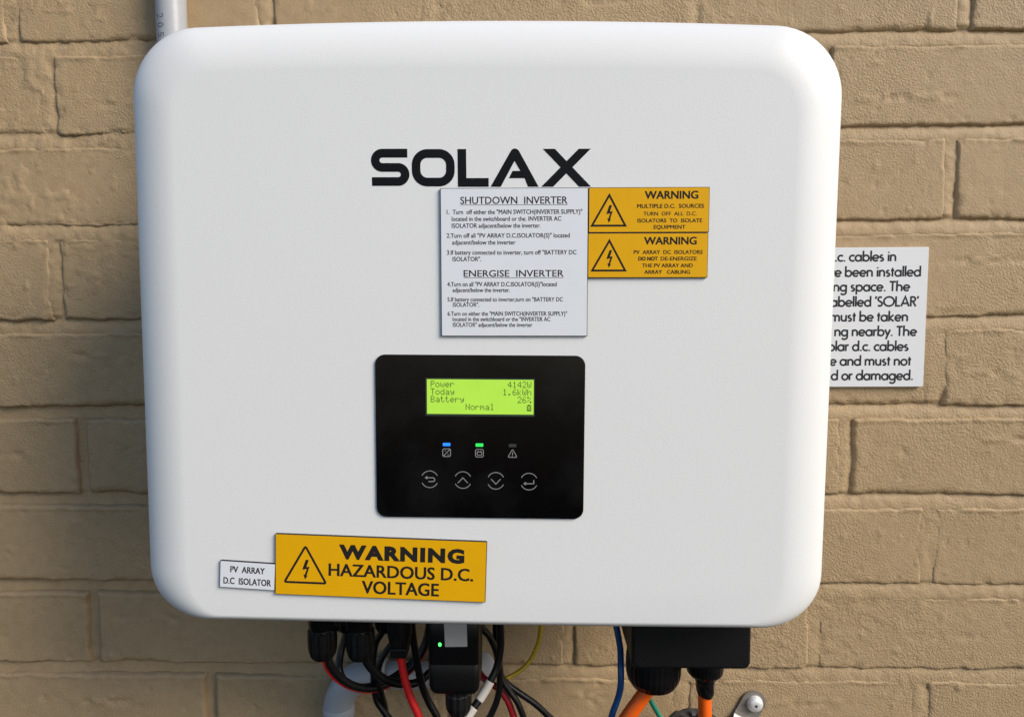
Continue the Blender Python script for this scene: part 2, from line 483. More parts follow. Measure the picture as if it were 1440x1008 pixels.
def brick(wall, x0, x1, z0, z1, seed, rnd, step):
    nx = max(6, int((x1-x0)/step)); nz = max(5, int((z1-z0)/step))
    # denser rows near the edges, where the arris turns
    def spread(n):
        t = np.linspace(0, 1, n+1); return t - 0.10*np.sin(2*pi*t)/(2*pi)*3
    U, Wv = np.meshgrid(spread(nx), spread(nz))
    X = x0 + (x1-x0)*U; Z = z0 + (z1-z0)*Wv
    wob = 2.0
    # wobbling outline
    ex0 = wob*fbm(Z, Z*0+seed, 19, seed, 4, .7); ex1 = wob*fbm(Z, Z*0+seed, 22, seed+1, 3)
    ez0 = wob*fbm(X, X*0+seed, 24, seed+2, 4, .75); ez1 = 0.8*wob*fbm(X, X*0+seed, 26, seed+3, 4, .75)
    ez0 = ez0 + 0.9*fbm(X, X*0+seed, 7, seed+12, 3, .7); ez1 = ez1 + 0.6*fbm(X, X*0+seed, 6, seed+13, 3, .7)
    X = X + ex0*(1-U) + ex1*U; Z = Z + ez0*(1-Wv) + ez1*Wv
    dl = (X-(x0+ex0)); dr = ((x1+ex1)-X); db = (Z-(z0+ez0)); dt = ((z1+ez1)-Z)
    rr = np.clip(4.2 + 5.0*fbm(X, Z, 55, seed+4, 3), 1.6, 8)
    def edge(d):
        t = np.clip(1-d/rr, 0, 1); return rr*(1-np.sqrt(np.clip(1-t*t, 0, 1)))
    E = np.maximum(np.maximum(edge(dl), edge(dr)), np.maximum(edge(db), edge(dt)))
    # worn corners
    cx = np.minimum(dl, dr); cz = np.minimum(db, dt)
    E = np.maximum(E, np.clip((5.5-np.hypot(cx, cz))*0.5, 0, 3))
    H = rnd.uniform(-0.7, 0.7) + (U-.5)*rnd.uniform(-1.2, 1.2) + (Wv-.5)*rnd.uniform(-1.0, 1.0)
    H = H + 0.75*fbm(X, Z, 80, 61, 2) + 0.22*fbm(X, Z, 16, 63, 3)
    # bead of paint along the upper arris
    H = H + np.clip(0.7+0.9*fbm(X, Z, 12, 67, 3), 0, 2)*np.exp(-((dt-3.0)/1.9)**2)
    # ragged chips along the arrises
    near = np.clip(1-np.minimum(cz, cx)/9, 0, 1)
    H = H - 1.6*near*np.clip(fbm(X, Z, 11, 65, 3)*2.2-0.35, 0, 1)
    # dragged wire-cut crease across some bricks
    if rnd.random() < .5:
        zc = z0 + (z1-z0)*rnd.uniform(.35, .75); u0 = rnd.uniform(0, .5); u1 = u0 + rnd.uniform(.25, .6)
        band = np.exp(-((Z-zc-3*fbm(X, X*0, 45, seed+9, 3))/2.6)**2)
        span = np.clip((U-u0)*8, 0, 1)*np.clip((u1-U)*8, 0, 1)
        H = H - 1.9*band*span*np.clip(fbm(X, Z, 13, seed+5, 3)*2.4+0.05, -0.5, 1)
    # odd pits and paint nibs
    sp = fbm(X, Z, 9, 71, 2); H = H - 1.0*np.clip((sp-.66)*6, 0, 1) + 0.9*np.clip((-sp-.64)*6, 0, 1)
    Y = -(H-E)
    v = np.stack([X, Y, Z], -1)
    n1 = nx+1; n2 = nz+1
    idx = np.arange(n1*n2).reshape(n2, n1)
    q = np.stack([idx[:-1, :-1], idx[:-1, 1:], idx[1:, 1:], idx[1:, :-1]], -1).reshape(-1, 4)
    per = np.concatenate([idx[0, :], idx[1:, -1], idx[-1, -2::-1], idx[-2:0:-1, 0]])
    vb = v.reshape(-1, 3)[per].copy(); vb[:, 1] = 60.0
    nb = n1*n2; m = len(per); kk = np.arange(m); k2 = (kk+1) % m
    side = np.stack([per, nb+kk, nb+k2, per[k2]], -1)
    grid_obj('brick', np.concatenate([v.reshape(-1, 3), vb]), np.concatenate([q, side]), M['paint'], wall)

build_wall()

# ------------------------------------------------------------------ grey conduits on the wall
def conduit_top():
    t = thing('conduit', 'grey plastic conduit running up the wall behind the top left corner of the inverter', 'conduit', (-291.5, -14, 60))
    path = [Vector((-291.5, -14, z)) for z in (720, 600, 500, 440, 380, 300, 200, 120)]
    path += [Vector((-291.5, -14 + 40*(1-cos(rad(a))), 120 - 40*sin(rad(a)))) for a in range(10, 91, 10)] + [Vector((-291.5, 45, 80))]
    v, f = tube(path, 13.2, 28); obj('pipe', v, f, M['pvc'], t, True)
    mb = MB()
    g = {'2': [arc(0, .72, .24, .27, 160, -30, 10) + [(-.26, .02), (.28, .02)]],
         '0': [arc(0, .5, .25, .48, 0, 360, 20)],
         '5': [[(.24, .97), (-.16, .97), (-.20, .55)] + arc(0, .32, .25, .29, 120, -150, 12)]}
    # digits printed down the pipe, turned on their side and wrapped round it
    zc = 474.0
    for ch in '205':
        for pl in g[ch]:
            P = [(p[0]*6.4, p[1]*6.6) for p in pl]
            sub = MB(); stroke(sub, P, 0.75, 0)
            vv = []
            for (a, _, b) in sub.v:
                along = zc - a; around = (b - 3.3)/13.2 - 0.34       # text top points to the right
                vv.append((-291.5 + 13.28*sin(around), -14 - 13.28*cos(around), along))
            mb.add(vv, sub.f)
        zc -= 8.2
    obj('printed_digits', mb.v, mb.f, M['pvcink'], t)

def conduit_elbow():
    t = thing('conduit', 'pale grey plastic conduit elbow below the inverter, turning behind the black cables', 'conduit', (-153, -20, -430))
    y = -21
    R = 34
    v, f = tube([Vector((-153, y, z)) for z in (-430, -350, -250, -168)], 12.9, 28)
    obj('pipe', v, f, M['pvc'], t, True)
    bend = [Vector((-153, y, z)) for z in (-176, -175.5)] + [Vector((-153 + R*(1-cos(rad(a))), y, -172.5 + R*sin(rad(a)))) for a in range(0, 91, 6)] + [Vector((-108, y, -138.5)), Vector((-107.5, y, -138.5))]
    n = len(bend); rad_l = [14.6]*n; rad_l[0] = 13.6; rad_l[-1] = 13.6
    v, f = tube(bend, rad_l, 28); obj('elbow', v, f, M['pvc'], t, True)
    for pth in ([Vector((-153, y, -180)), Vector((-153, y, -179)), Vector((-153, y, -170)), Vector((-153, y, -169))],
                [Vector((-119, y, -138.5)), Vector((-118, y, -138.5)), Vector((-107, y, -138.5)), Vector((-106, y, -138.5))]):
        v, f = tube(pth, [14.6, 15.5, 15.5, 14.6], 28); obj('socket_ring', v, f, M['pvc'], t, True)
    p2 = [Vector((x, y, -138.5)) for x in (-110, -90, -70, -50, -38)] + [Vector((-38 + 22*sin(rad(a)), y + 22*(1-cos(rad(a))), -138.5)) for a in range(15, 91, 15)] + [Vector((-16, 40, -138.5))]
    v, f = tube(p2, 12.9, 28); obj('pipe', v, f, M['pvc'], t, True)
conduit_top(); conduit_elbow()

# ------------------------------------------------------------------ the inverter
FRONT = -211.0
def cover_mesh():
    XH = 233.2; ZT = 395.6; Z0 = -1.6
    rows = [(-92.0, 1.0), (-94.0, 0.0), (-130.0, 0.0), (-194.0, 0.0)]
    ry = 17.0
    rings = []
    for y, ins in rows: rings.append((y, ins, ins, ins))
    for i in range(1, 23):
        a = rad(90*i/22)
        e = 1-cos(a)**1.10; eb = 1-cos(a)          # slanted band on top and sides, plain round edge below
        rings.append((-194.0 - ry*sin(a)**1.10, 34*e, 33*e, 7.5*eb))
    v = []; nC = 12; nT = 30; nS = 16
    for y, isd, it, ib in rings:
        x1 = XH-isd; x0 = -x1; zt = ZT-it; zb = Z0+ib
        rtx = 43-isd*0.55; rtz = 43-it*0.5; rbx = 37-isd*.45; rbz = 36-ib*.5
        ring = []
        ring += [(x1-rtx+rtx*cos(rad(90*i/nC)), zt-rtz+rtz*sin(rad(90*i/nC))) for i in range(nC+1)]
        ring += [(x1-rtx + (x0+rtx-(x1-rtx))*i/nT, zt) for i in range(1, nT)]
        ring += [(x0+rtx-rtx*sin(rad(90*i/nC)), zt-rtz+rtz*cos(rad(90*i/nC))) for i in range(nC+1)]
        ring += [(x0, zt-rtz + (zb+rbz-(zt-rtz))*i/nS) for i in range(1, nS)]
        ring += [(x0+rbx-rbx*cos(rad(90*i/nC)), zb+rbz-rbz*sin(rad(90*i/nC))) for i in range(nC+1)]
        ring += [(x0+rbx + (x1-rbx-(x0+rbx))*i/nT, zb) for i in range(1, nT)]
        ring += [(x1-rbx+rbx*sin(rad(90*i/nC)), zb+rbz-rbz*cos(rad(90*i/nC))) for i in range(nC+1)]
        ring += [(x1, zb+rbz + (zt-rtz-(zb+rbz))*i/nS) for i in range(1, nS)]
        for x, z in ring:
            wgt = max(0, (z-200)/205); arch = 6.5*wgt*wgt*(1-(x/241)**2)
            arch -= 1.3*max(0, (60-z)/60)*(1-(x/241)**2)
            # the unit hangs a touch clockwise
            zz = z+arch; v.append((x + 1.0 + (zz-200)*0.0105, y, zz - x*0.0105))
    n = len(v)//len(rings); f = []
    for k in range(len(rings)-1):
        for i in range(n):
            j = (i+1) % n; f.append((k*n+i, k*n+j, (k+1)*n+j, (k+1)*n+i))
    f.append(tuple(range((len(rings)-1)*n, len(rings)*n)))
    f.append(tuple(reversed(range(n))))
    return v, f

def gland(parent, x, y, ztop, r, znut, zend, taper=0.72, name='cable_gland', ribs=12):
    """panel gland: round body, fluted nut tapering to the cable"""
    g = MB(); seg = ribs*4
    v, f = lathe(x, y, [(r*.93, ztop), (r*.96, znut+5), (r*.86, znut+1.0), (r*.86, znut-1)], seg)
    body = obj(name, v, f, M['blackgloss'], parent, True)
    def flute(k, i): return 1.0 if (i % 4) in (1, 2) or k in (0, 5, 6) else 0.93
    h = znut-zend
    v, f = lathe(x, y, [(r*.90, znut), (r, znut-1.0), (r*1.02, znut-h*.35), (r*.99, znut-h*.7), (r*.90, zend+h*.12), (r*taper, zend), (r*taper*.75, zend-.3)], seg, flute)
    obj('gland_nut', v, f, M['blackplastic'], body)
    return body

def build_inverter():
    t = thing('solar_inverter', 'white rounded solar inverter with black display panel mounted on brick wall', 'inverter', (0, -90, 0))
    v, f = cover_mesh(); obj('cover', v, f, M['cover'], t, True)
    v, f = slab(rounded_poly(-222, 222, 6, 384, 14), -24, -93, 3); obj('chassis', v, f, M['chassis'], t)
    v, f = slab(rounded_poly(-150, 150, 120, 330, 4), 3, -26, 0); obj('wall_bracket', v, f, M['chassis'], t)
    # logo lettering
    mb = MB(); k = 0.13135
    def L(x, y): return ((x-75)*k - 69.2, 317.2 - (y-65)*k - (x-75)*k*0.0075)
    yy = FRONT-0.12
    w = 42*k
    stroke(mb, [L(*p) for p in [(254, 86), (190, 86)] + [(130+34.2*cos(rad(a)), 120.2-34.2*sin(rad(a))) for a in range(90, 271, 12)] + [(170, 154.4)] + [(208+33.8*cos(rad(a)), 188.3-33.8*sin(rad(a))) for a in range(90, -91, -12)] + [(78, 222.1)]], w, yy)
    pts = []
    for cx, cy, a0 in ((409, 143, 0), (351, 143, 90), (351, 170, 180), (409, 170, 270)):
        pts += [(cx+55*cos(rad(a0+90*i/10)), cy-55*sin(rad(a0+90*i/10))) for i in range(11)]
    stroke(mb, [L(*p) for p in pts], w, yy, closed=True)
    polyface(mb, [L(*p) for p in [(500, 67), (500, 248), (651, 248), (651, 206), (542, 206), (542, 67)]], yy)
    A = [(660, 248), (710, 248), (778, 124), (806, 172), (768, 172), (750, 207), (827, 207), (843, 248), (895, 248), (800, 77), (794, 70), (786, 66), (780, 65), (773, 66), (765, 70), (760, 77)]
    polyface(mb, [L(*p) for p in A], yy)
    polyface(mb, [L(*p) for p in [(916, 67), (1092, 248), (1150, 248), (974, 67)]], yy)
    polyface(mb, [L(*p) for p in [(1090, 67), (908, 248), (966, 248), (1148, 67)]], yy-0.02)
    obj('logo_lettering', mb.v, mb.f, M['logo'], t)
    build_panel(t)
    # PV sockets and glands in two rows under the chassis
    for x in (-137.0, -106.0):
        gland(t, x, -120, 8, 11.6, -45, -69.5)
    for x in (-125.5, -91.0):
        gland(t, x, -82, 8, 11.5, -52, -64)
    # plug of the red lead
    v, f = lathe(-72.7, -125, [(9.8, 8), (10.4, -30), (10.0, -46), (8.6, -54), (7.2, -60), (6.6, -61)], 24)
    p = obj('plug_body', v, f, M['blackplastic'], t, True)
    v, f = slab(rounded_poly(-79.4, -66.0, -63.0, -55.4, 1.0, 3), -118, -134.5, 0.8); obj('locking_clip', v, f, M['blackgloss'], p)
    v, f = slab([(-76.5, -52), (-72.7, -30), (-69.5, -52)], -130, -136.2, 0.3); obj('grip_mark', v, f, M['blackgloss'], p)
    # black terminal cover with two glands for the orange cables
    def rbox(x0, x1, y0, y1, z0, z1, r):
        poly = [(x, z) for x, z in rounded_poly(x0, x1, z0, z1, r, 6)]
        return slab(poly, y1, y0, 2.2)
    v, f = rbox(107.4, 195.2, -166, -94, -53.0, 9, 5)
    tc = obj('terminal_cover', v, f, M['blackplastic'], t)
    seg = 64
    def knurl(kk, i): return 1.0 if i % 2 else 0.985
    v, f = lathe(130, -130, [(19, -50), (19, -57), (21.4, -58), (21.8, -64), (21.6, -74), (20.5, -79), (17.0, -84.5), (12, -86.5)], seg, knurl)
    obj('cable_gland', v, f, M['blackgloss'], tc)
    v, f = lathe(170.5, -130, [(13.5, -50), (14.6, -60), (14.8, -67), (14.0, -73.5), (11.5, -76.5), (8.0, -78)], seg, knurl)
    obj('cable_gland', v, f, M['blackgloss'], tc)
    # crumpled black tape boot on the smaller gland
    v, f = lathe(171.0, -130, [(7.9, -75), (8.0, -79), (7.7, -83), (7.2, -87), (6.6, -91), (5.9, -93.5)], 28)
    vv = [(x + .7*vnoise([x*3.1+z], [z*1.7], 4, 3)[0], y + .7*vnoise([x+z], [y*2.0+z], 4, 5)[0], z + (1.8*(x-171)/8 if z < -86 else 0)*-1) for x, y, z in vv_iter(v)]
    obj('tape_boot', vv, f, M['blackgloss'], tc)
    return t

def vv_iter(v):
    for p in v: yield p

FONT5 = {
 'P': '1111,10001,10001,1111,1,1,1', 'o': ',,0111,10001,10001,10001,0111', 'w': ',,10001,10001,10101,10101,0101',
 'e': ',,0111,10001,11111,1,0111', 'r': ',,1011,11001,1,1,1', '4': '0001,0011,0101,1001,11111,0001,0001',
 '1': '001,011,001,001,001,001,0111', '2': '0111,10001,00001,0001,001,01,11111', 'W': '10001,10001,10001,10101,10101,10101,0101',
 'T': '11111,001,001,001,001,001,001', 'd': '00001,00001,01101,10011,10001,10001,01111', 'a': ',,0111,00001,01111,10001,01111',
 'y': ',,10001,10001,01111,00001,0111', '.': ',,,,,011,011', '6': '0011,01,1,1111,10001,10001,0111', 'k': '1,1,1001,101,11,101,1001',
 'h': '1,1,1011,11001,10001,10001,10001', 'B': '1111,10001,10001,1111,10001,10001,1111', 't': '01,01,111,01,01,01001,0011',
 '%': '11,11001,0001,001,01,10011,00011', 'N': '10001,10001,11001,10101,10011,10001,10001', 'm': ',,1101,10101,10101,10001,10001',
 'l': '011,001,001,001,001,001,0111', ' ': ''}

def build_panel(t):
    k = 0.11695; cx0, cz0, tilt = -0.6, 130.1, 0.0095
    def L(x, y):                          # picture-free layout grid of the panel: 1180 x 930 units, turned a touch clockwise
        dx = (x-668)*k; dz = -(y-498)*k
        return (cx0 + dx + dz*tilt, cz0 + dz - dx*tilt)
    poly = [(p[0], p[1]) for p in rounded_poly(78, 1257, 34, 964, 56, 8)]
    poly = [L(*p) for p in poly][::-1]
    v, f = slab(poly, FRONT+0.5, FRONT-1.3, 0.35)
    p = obj('display_panel', v, f, M['glass'], t)
    y = FRONT-1.3
    mb = MB(); polyface(mb, [L(*q) for q in ((362, 379), (976, 379), (976, 164), (362, 164))], y-0.03); obj('screen_bezel', mb.v, mb.f, M['bezel'], p)
    mb = MB(); polyface(mb, [L(*q) for q in ((370, 367), (970, 367), (970, 171), (370, 171))], y-0.06); obj('screen', mb.v, mb.f, M['lcd'], p)
    mb = MB()
    du = 4.58; dv = 5.15
    def put(s, x, ytop):
        for ch in s:
            for rr, row in enumerate(FONT5[ch].split(',')):
                for cc, b in enumerate(row):
                    if b == '1':
                        a = x + cc*du; b0 = ytop + rr*dv
                        polyface(mb, [L(a, b0+dv*.97), L(a+du*.97, b0+dv*.97), L(a+du*.97, b0), L(a, b0)], y-0.09)
            x += 6*du
    pitch = 42.6; y0 = 180
    def right(s, xr, yt): put(s, xr - (len(s)*6-1)*du, yt)
    put('Power', 391, y0); right('4142W', 957, y0+1)
    put('Today', 391, y0+pitch); right('1.6kWh', 957, y0+pitch+1)
    put('Battery', 391, y0+2*pitch); right('26%', 957, y0+2*pitch+1)
    put('Normal', 588, y0+3*pitch)
    bx, by = 932, 311
    for rr, row in enumerate(('01110', '11111', '10001', '11111', '10001', '11111', '11111')):
        for cc, b in enumerate(row):
            if b == '1':
                a = bx + cc*5; b0 = by + rr*5.3
                polyface(mb, [L(a, b0+5.1), L(a+4.9, b0+5.1), L(a+4.9, b0), L(a, b0)], y-0.09)
    obj('screen_text', mb.v, mb.f, M['lcdtext'], p)
    # status lights and their symbols
    for x, yv, mat, lab in ((480, 541, 'blue_led', 'lit blue status light'), (666, 542.5, 'green_led', 'lit green status light'), (853, 544, 'off_led', 'unlit grey status light')):
        pl = [L(*q) for q in rounded_poly(x-21.5, x+21.5, yv-9, yv+9, 4, 4)][::-1]
        v, f = slab(pl, y+0.2, y-0.12); obj('status_light', v, f, M[mat], p, label=lab)
    w = 4.6*k
    def sym(name, strokes, lab):
        m2 = MB()
        for j, (pts, closed, ww) in enumerate(strokes):
            stroke(m2, [L(*q) for q in pts], ww*k, y-0.06-0.004*j, closed)
        obj(name, m2.v, m2.f, M['icon'], p, label=lab)
    def rr(x, yv, h, r=8): return rounded_poly(x-h, x+h, yv-h, yv+h, r, 4)
    sym('status_symbol', [(rr(480, 588, 22), True, 4), ([(463, 606), (498, 570)], False, 4), ([(466, 577), (479, 577)], False, 2.4), ([(484, 600), (488, 598), (491, 601), (495, 599)], False, 2.4)], 'square symbol with a diagonal stroke')
    sym('status_symbol', [(rr(666, 589, 22), True, 4), (rounded_poly(653, 679, 582, 600, 3, 3), True, 3.6), ([(656, 579), (662, 579)], False, 3.6), ([(670, 579), (676, 579)], False, 3.6)], 'square battery symbol')
    tri = [(853, 568), (857, 571), (876, 605), (874, 611), (832, 611), (830, 605), (849, 571)]
    sym('status_symbol', [(tri, True, 4), ([(853, 581), (853, 598)], False, 4), ([(853, 601), (853, 605)], False, 4)], 'warning triangle symbol')
    for n, x in enumerate((383, 572, 759, 947)):
        cy = 742 + (x-383)*.013; R = 48
        st = [(arc(x, cy, R, R, 26, 154, 16), False, 4), (arc(x, cy, R, R, 206, 334, 16), False, 4)]
        if n == 0: st += [([(366, cy-9), (400, cy-9)] + arc(400, cy+2, 12, 11, -90, 90, 10) + [(376, cy+13)], False, 5), ([(370, cy-16), (360, cy-9), (370, cy-2)], False, 6)]
        if n == 1: st += [([(x-28, cy+17), (x, cy-13), (x+28, cy+17)], False, 4.4)]
        if n == 2: st += [([(x-27, cy-10), (x, cy+19), (x+27, cy-10)], False, 4.4)]
        if n == 3: st += [([(974, cy-9), (974, cy+12), (930, cy+12)], False, 5), ([(930, cy+5), (920, cy+12), (930, cy+19)], False, 6)]
        sym('touch_button', st, ('return arrow button', 'up arrow button', 'down arrow button', 'enter arrow button')[n])

build_inverter()

# ------------------------------------------------------------------ engraved plates
def plate(name, label, cat, cx, cz, w, h, tilt, face, y=FRONT, th=1.6, group=None):
    """laminated plate: black core with a coloured face; returns the thing, in its own frame (x right, z up, centre 0)"""
    t = thing(name, label, cat, (cx, y, cz), tilt, group, local=True)
    v, f = slab(rounded_poly(-w/2, w/2, -h/2, h/2, 0.5, 2), 0.2, -th, 0.3); obj('core', v, f, M['core'], t)
    v, f = slab(rounded_poly(-w/2+.42, w/2-.42, -h/2+.42, h/2-.42, 0.4, 2), -th+0.3, -th-0.12, 0); obj('face', v, f, M[face], t)
    return t, -th-0.16

def bolt(mb, cx, cz, s, y):
    # lightning arrow, s = total height, top at cz + s/2
    P = [(.02, .5), (.17, .5), (.055, .13), (.21, .155), (.065, -.30), (.125, -.285), (-.01, -.5), (-.095, -.245), (-.03, -.265), (.07, .035), (-.155, -.01)]
    polyface(mb, [(cx+p[0]*s, cz+p[1]*s) for p in P][::-1], y)

def instruction_plate():
    u = 0.1314
    t, y = plate('instruction_plate', 'square white plate of shutdown and energise instructions below the black logo', 'sign', 22.6, 244.1, 95, 95, 0.004, 'platewhite')
    X = lambda x: (x-778.5)*u
    Z = lambda q: (621.5-q)*u
    def lines(name, rows, mat):
        mb = MB()
        for s, a, b, base, cap, bold in rows: text(mb, s, X(a), X(b), Z(base), cap*u, y, bold)
        return mb
    for row in (('SHUTDOWN  INVERTER', 516, 1038, 337, 34, .012), ('ENERGISE  INVERTER', 530, 1021, 690, 32, .012)):
        mb = lines('h', [row], 0); obj('heading_lettering', mb.v, mb.f, M['engravethin'], t)
    for a, c, q in ((516, 1038, 342), (530, 1021, 695)):
        mb = MB(); stroke(mb, [(X(a), Z(q)), (X(c), Z(q))], .28, y-.01); obj('underline', mb.v, mb.f, M['engravethin'], t)
    b = .016
    rows = [('1.  Turn  off either the "MAIN SWITCH(INVERTER SUPPLY)"', 449, 1110, 386, 21, b), ('located in the switchboard or the. INVERTER AC', 473, 1008, 419, 21, b),
            ('ISOLATOR adjacent/below the inverter.', 473, 907, 452, 21, b), ('2.Turn off all "PV ARRAY D.C.ISOLATOR(S)" located', 448, 1050, 500, 21, b),
            ('adjacent/below the inverter', 474, 785, 533, 21, b), ('3.If battery connected to inverter, turn off "BATTERY DC', 448, 1083, 582, 21, b),
            ('ISOLATOR".', 476, 616, 614, 21, b), ('4.Turn on all "PV ARRAY D.C.ISOLATOR(S)"located', 449, 987, 737, 21, b),
            ('adjacent/below the inverter.', 475, 757, 765, 20, b), ('5.If battery connected to inverter,turn on "BATTERY DC', 449, 1018, 811, 20, b),
            ('ISOLATOR".', 476, 605, 837, 20, b), ('6.Turn on either the "MAIN SWITCH(INVERTER SUPPLY)"', 449, 1039, 881, 20, b),
            ('located in the switchboard or the "INVERTER AC', 474, 957, 908, 20, b), ('ISOLATOR" adjacent/below the inverter', 475, 868, 936, 20, b)]
    mb = lines('b', rows, 0); obj('body_lettering', mb.v, mb.f, M['engravethin'], t)

def warning_plate(label, cx, cz, lines, lower):
    u = 0.0677
    t, y = plate('warning_plate', label, 'sign', cx, cz, 76.9, 28.6, 0.004, 'plateyellow')
    ox, oy = (695, 310) if not lower else (682, 735)
    X = lambda x: (x-ox)*u
    Z = lambda q: (oy-q)*u
    mb = MB()
    for s, a, b, base, cap, bold in lines: text(mb, s, X(a), X(b), Z(base), cap*u, y, bold)
    obj('lettering', mb.v, mb.f, M['engrave'], t)
    mb = MB()
    if not lower: T = [(322, 172), (160, 456), (475, 456)]; bc = (320, 347)
    else: T = [(318, 596), (157, 877), (470, 877)]; bc = (316, 768)
    stroke(mb, [(X(a), Z(b)) for a, b in T], 19*u, y, closed=True)
    obj('warning_triangle', mb.v, mb.f, M['engrave'], t)
    mb = MB(); bolt(mb, X(bc[0]), Z(bc[1]), 165*u, y); obj('lightning_arrow', mb.v, mb.f, M['engrave'], t)

instruction_plate()
warning_plate('upper of two small yellow warning plates, about multiple sources, right of the white instruction plate', 108.8, 277.0,
    [('WARNING', 657, 1153, 207, 70, .03), ('MULTIPLE D.C.  SOURCES', 585, 1210, 293, 36, .026), ('TURN  OFF  ALL  D.C.', 645, 1143, 363, 34, .016),
     ('ISOLATORS  TO  ISOLATE', 590, 1195, 427, 34, .026), ('EQUIPMENT', 743, 1040, 487, 34, .026)], False)
warning_plate('lower of two small yellow warning plates, about array cabling, right of the white instruction plate', 108.4, 248.2,
    [('WARNING', 648, 1138, 632, 68, .03), ('PV  ARRAY  DC  ISOLATORS', 550, 1197, 722, 35, .024), ('DO NOT', 595, 775, 783, 34, .045), ('DE-ENERGIZE', 805, 1143, 783, 34, .022),
     ('THE PV ARRAY AND', 630, 1107, 847, 34, .026), ('ARRAY   CABLING', 652, 1082, 908, 34, .026)], True)

def hazard_plate():
    u = 0.1367
    t, y = plate('hazard_plate', 'wide yellow hazardous voltage plate with black lettering at the bottom of the inverter', 'sign', -68.2, 41.3, 142.4, 42.0, 0.036, 'plateyellow', th=1.9)
    X = lambda x: (x-866)*u
    mb = MB(); text(mb, 'WARNING', X(660), X(1278), 37.8*u, 74*u, y, .06, 1.18); obj('lettering', mb.v, mb.f, M['engrave'], t)
    mb = MB(); text(mb, 'HAZARDOUS D.C.', X(612), X(1322), -47*u, 60*u, y, .024); text(mb, 'VOLTAGE', X(778), X(1155), -130*u, 62*u, y, .024)
    obj('lettering', mb.v, mb.f, M['engrave'], t)
    mb = MB()
    def rt(pts, r):
        out = []
        for i, p in enumerate(pts):
            a = Vector(pts[i-1]); b = Vector(p); c = Vector(pts[(i+1) % 3])
            d1 = (a-b).normalized()*r; d2 = (c-b).normalized()*r
            for k in range(5):
                s = k/4; out.append(tuple((b+d1)*(1-s)**2 + b*2*s*(1-s) + (b+d2)*s*s))
        return out
    stroke(mb, rt([(-371*u, 96*u), (-474*u, -88*u), (-268*u, -88*u)], 1.5), 11*u, y, closed=True)
    obj('warning_triangle', mb.v, mb.f, M['engrave'], t)
    mb = MB(); bolt(mb, -371*u, -22*u, 100*u, y); obj('lightning_arrow', mb.v, mb.f, M['engrave'], t)

def isolator_plate():
    u = 0.1400
    t, y = plate('isolator_plate', 'small white array isolator plate left of the wide yellow plate', 'sign', -158.6, 35.7, 37.8, 18.8, 0.062, 'platewhite', th=1.7)
    mb = MB()
    text(mb, 'PV  ARRAY', (122-205)*u, (288-205)*u, 12*u, 30*u, y, .022); text(mb, 'D.C  ISOLATOR', (90-205)*u, (320-205)*u, -46*u, 31*u, y, .022)
    obj('lettering', mb.v, mb.f, M['engravethin'], t)
hazard_plate(); isolator_plate()

def wall_sign():
    t = thing('wall_sign', 'white solar cable notice on the brick wall, half hidden behind the inverter', 'sign', (321.0, -1.5, 202.0), 0.0, local=True)
    v, f = slab(rounded_poly(-80.3, 80.3, -64.8, 64.8, 0.6, 2), 1.5, -2.0, 0.25); obj('sheet', v, f, M['signwhite'], t)
    rows = [("d.c. cables in", 372.1, 254.0), ("have been installed", 395.2, 239.9), ("ng space. The", 385.5, 226.4), ("labelled 'SOLAR'", 394.1, 212.3), ("must be taken", 385.1, 198.5),
            ("ng nearby. The", 393.5, 184.8), ("solar d.c. cables", 386.6, 170.9), ("e and must not", 389.4, 157.2), ("d or damaged.", 391.9, 143.5)]
    mb = MB()
    for s, xr, zb in rows:
        stroke_text(mb, s, xr-321.0, zb-202.0, 9.3, -2.06, right=True, w=.185, sx=1.13)
    obj('lettering', mb.v, mb.f, M['signink'], t)
wall_sign()

# ------------------------------------------------------------------ data dongle
def dongle():
    t = thing('data_dongle', 'black plug-in data dongle with green light hanging under the inverter', 'dongle', (-26.6, -140, -84))
    # rounded body, drawn as a plan-view rounded rectangle swept down with a soft lower edge
    def ring(hw, hd, z, r):
        return [(x-26.6, y-134, z) for x, y in rounded_poly(-hw, hw, -hd, hd, r, 5)]
    rows = [(20.2, 17.5, 4), (20.2, 17.5, -58), (19.9, 17.2, -58.4), (19.9, 17.2, -59.2), (20.0, 17.4, -59.6), (19.8, 17.2, -76), (19.2, 16.6, -80), (17.6, 15.2, -83.2), (14.8, 12.5, -84.6)]
    v = []; f = []
    for hw, hd, z in rows: v += ring(hw, hd, z, 4.5)
    n = len(v)//len(rows)
    for k in range(len(rows)-1):
        for i in range(n):
            j = (i+1) % n; f.append((k*n+i, (k+1)*n+i, (k+1)*n+j, k*n+j))
    f.append(tuple(range(n))); f.append(tuple(reversed(range((len(rows)-1)*n, len(rows)*n))))
    obj('body', v, f, M['blackgloss'], t, True)
    mb = MB(); yb = -151.62
    v, f = slab([(-33.6, -22), (-33.0, -44.2), (-15.9, -43.9), (-16.2, -22)], -151.3, -151.75); obj('sticker', v, f, M['sticker'], t)
    v, f = lathe(0, 0, [(0.1, 0), (1.0, 0)], 16)
    v, f = slab([(-37.0+1.15*cos(rad(a)), -42.4+1.45*sin(rad(a))) for a in range(0, 360, 30)], -151.2, -151.9, 0.2); obj('status_light', v, f, M['ledbright'], t)
    def flute(k, i): return 1.0 if (i % 4) in (1, 2) else 0.94
    v, f = lathe(-24.6, -137, [(9.9, -84), (9.9, -88), (10.3, -89), (10.4, -98), (9.6, -102), (6.8, -107), (4.0, -108)], 48, flute)
    obj('gland_nut', v, f, M['blackplastic'], t)
dongle()

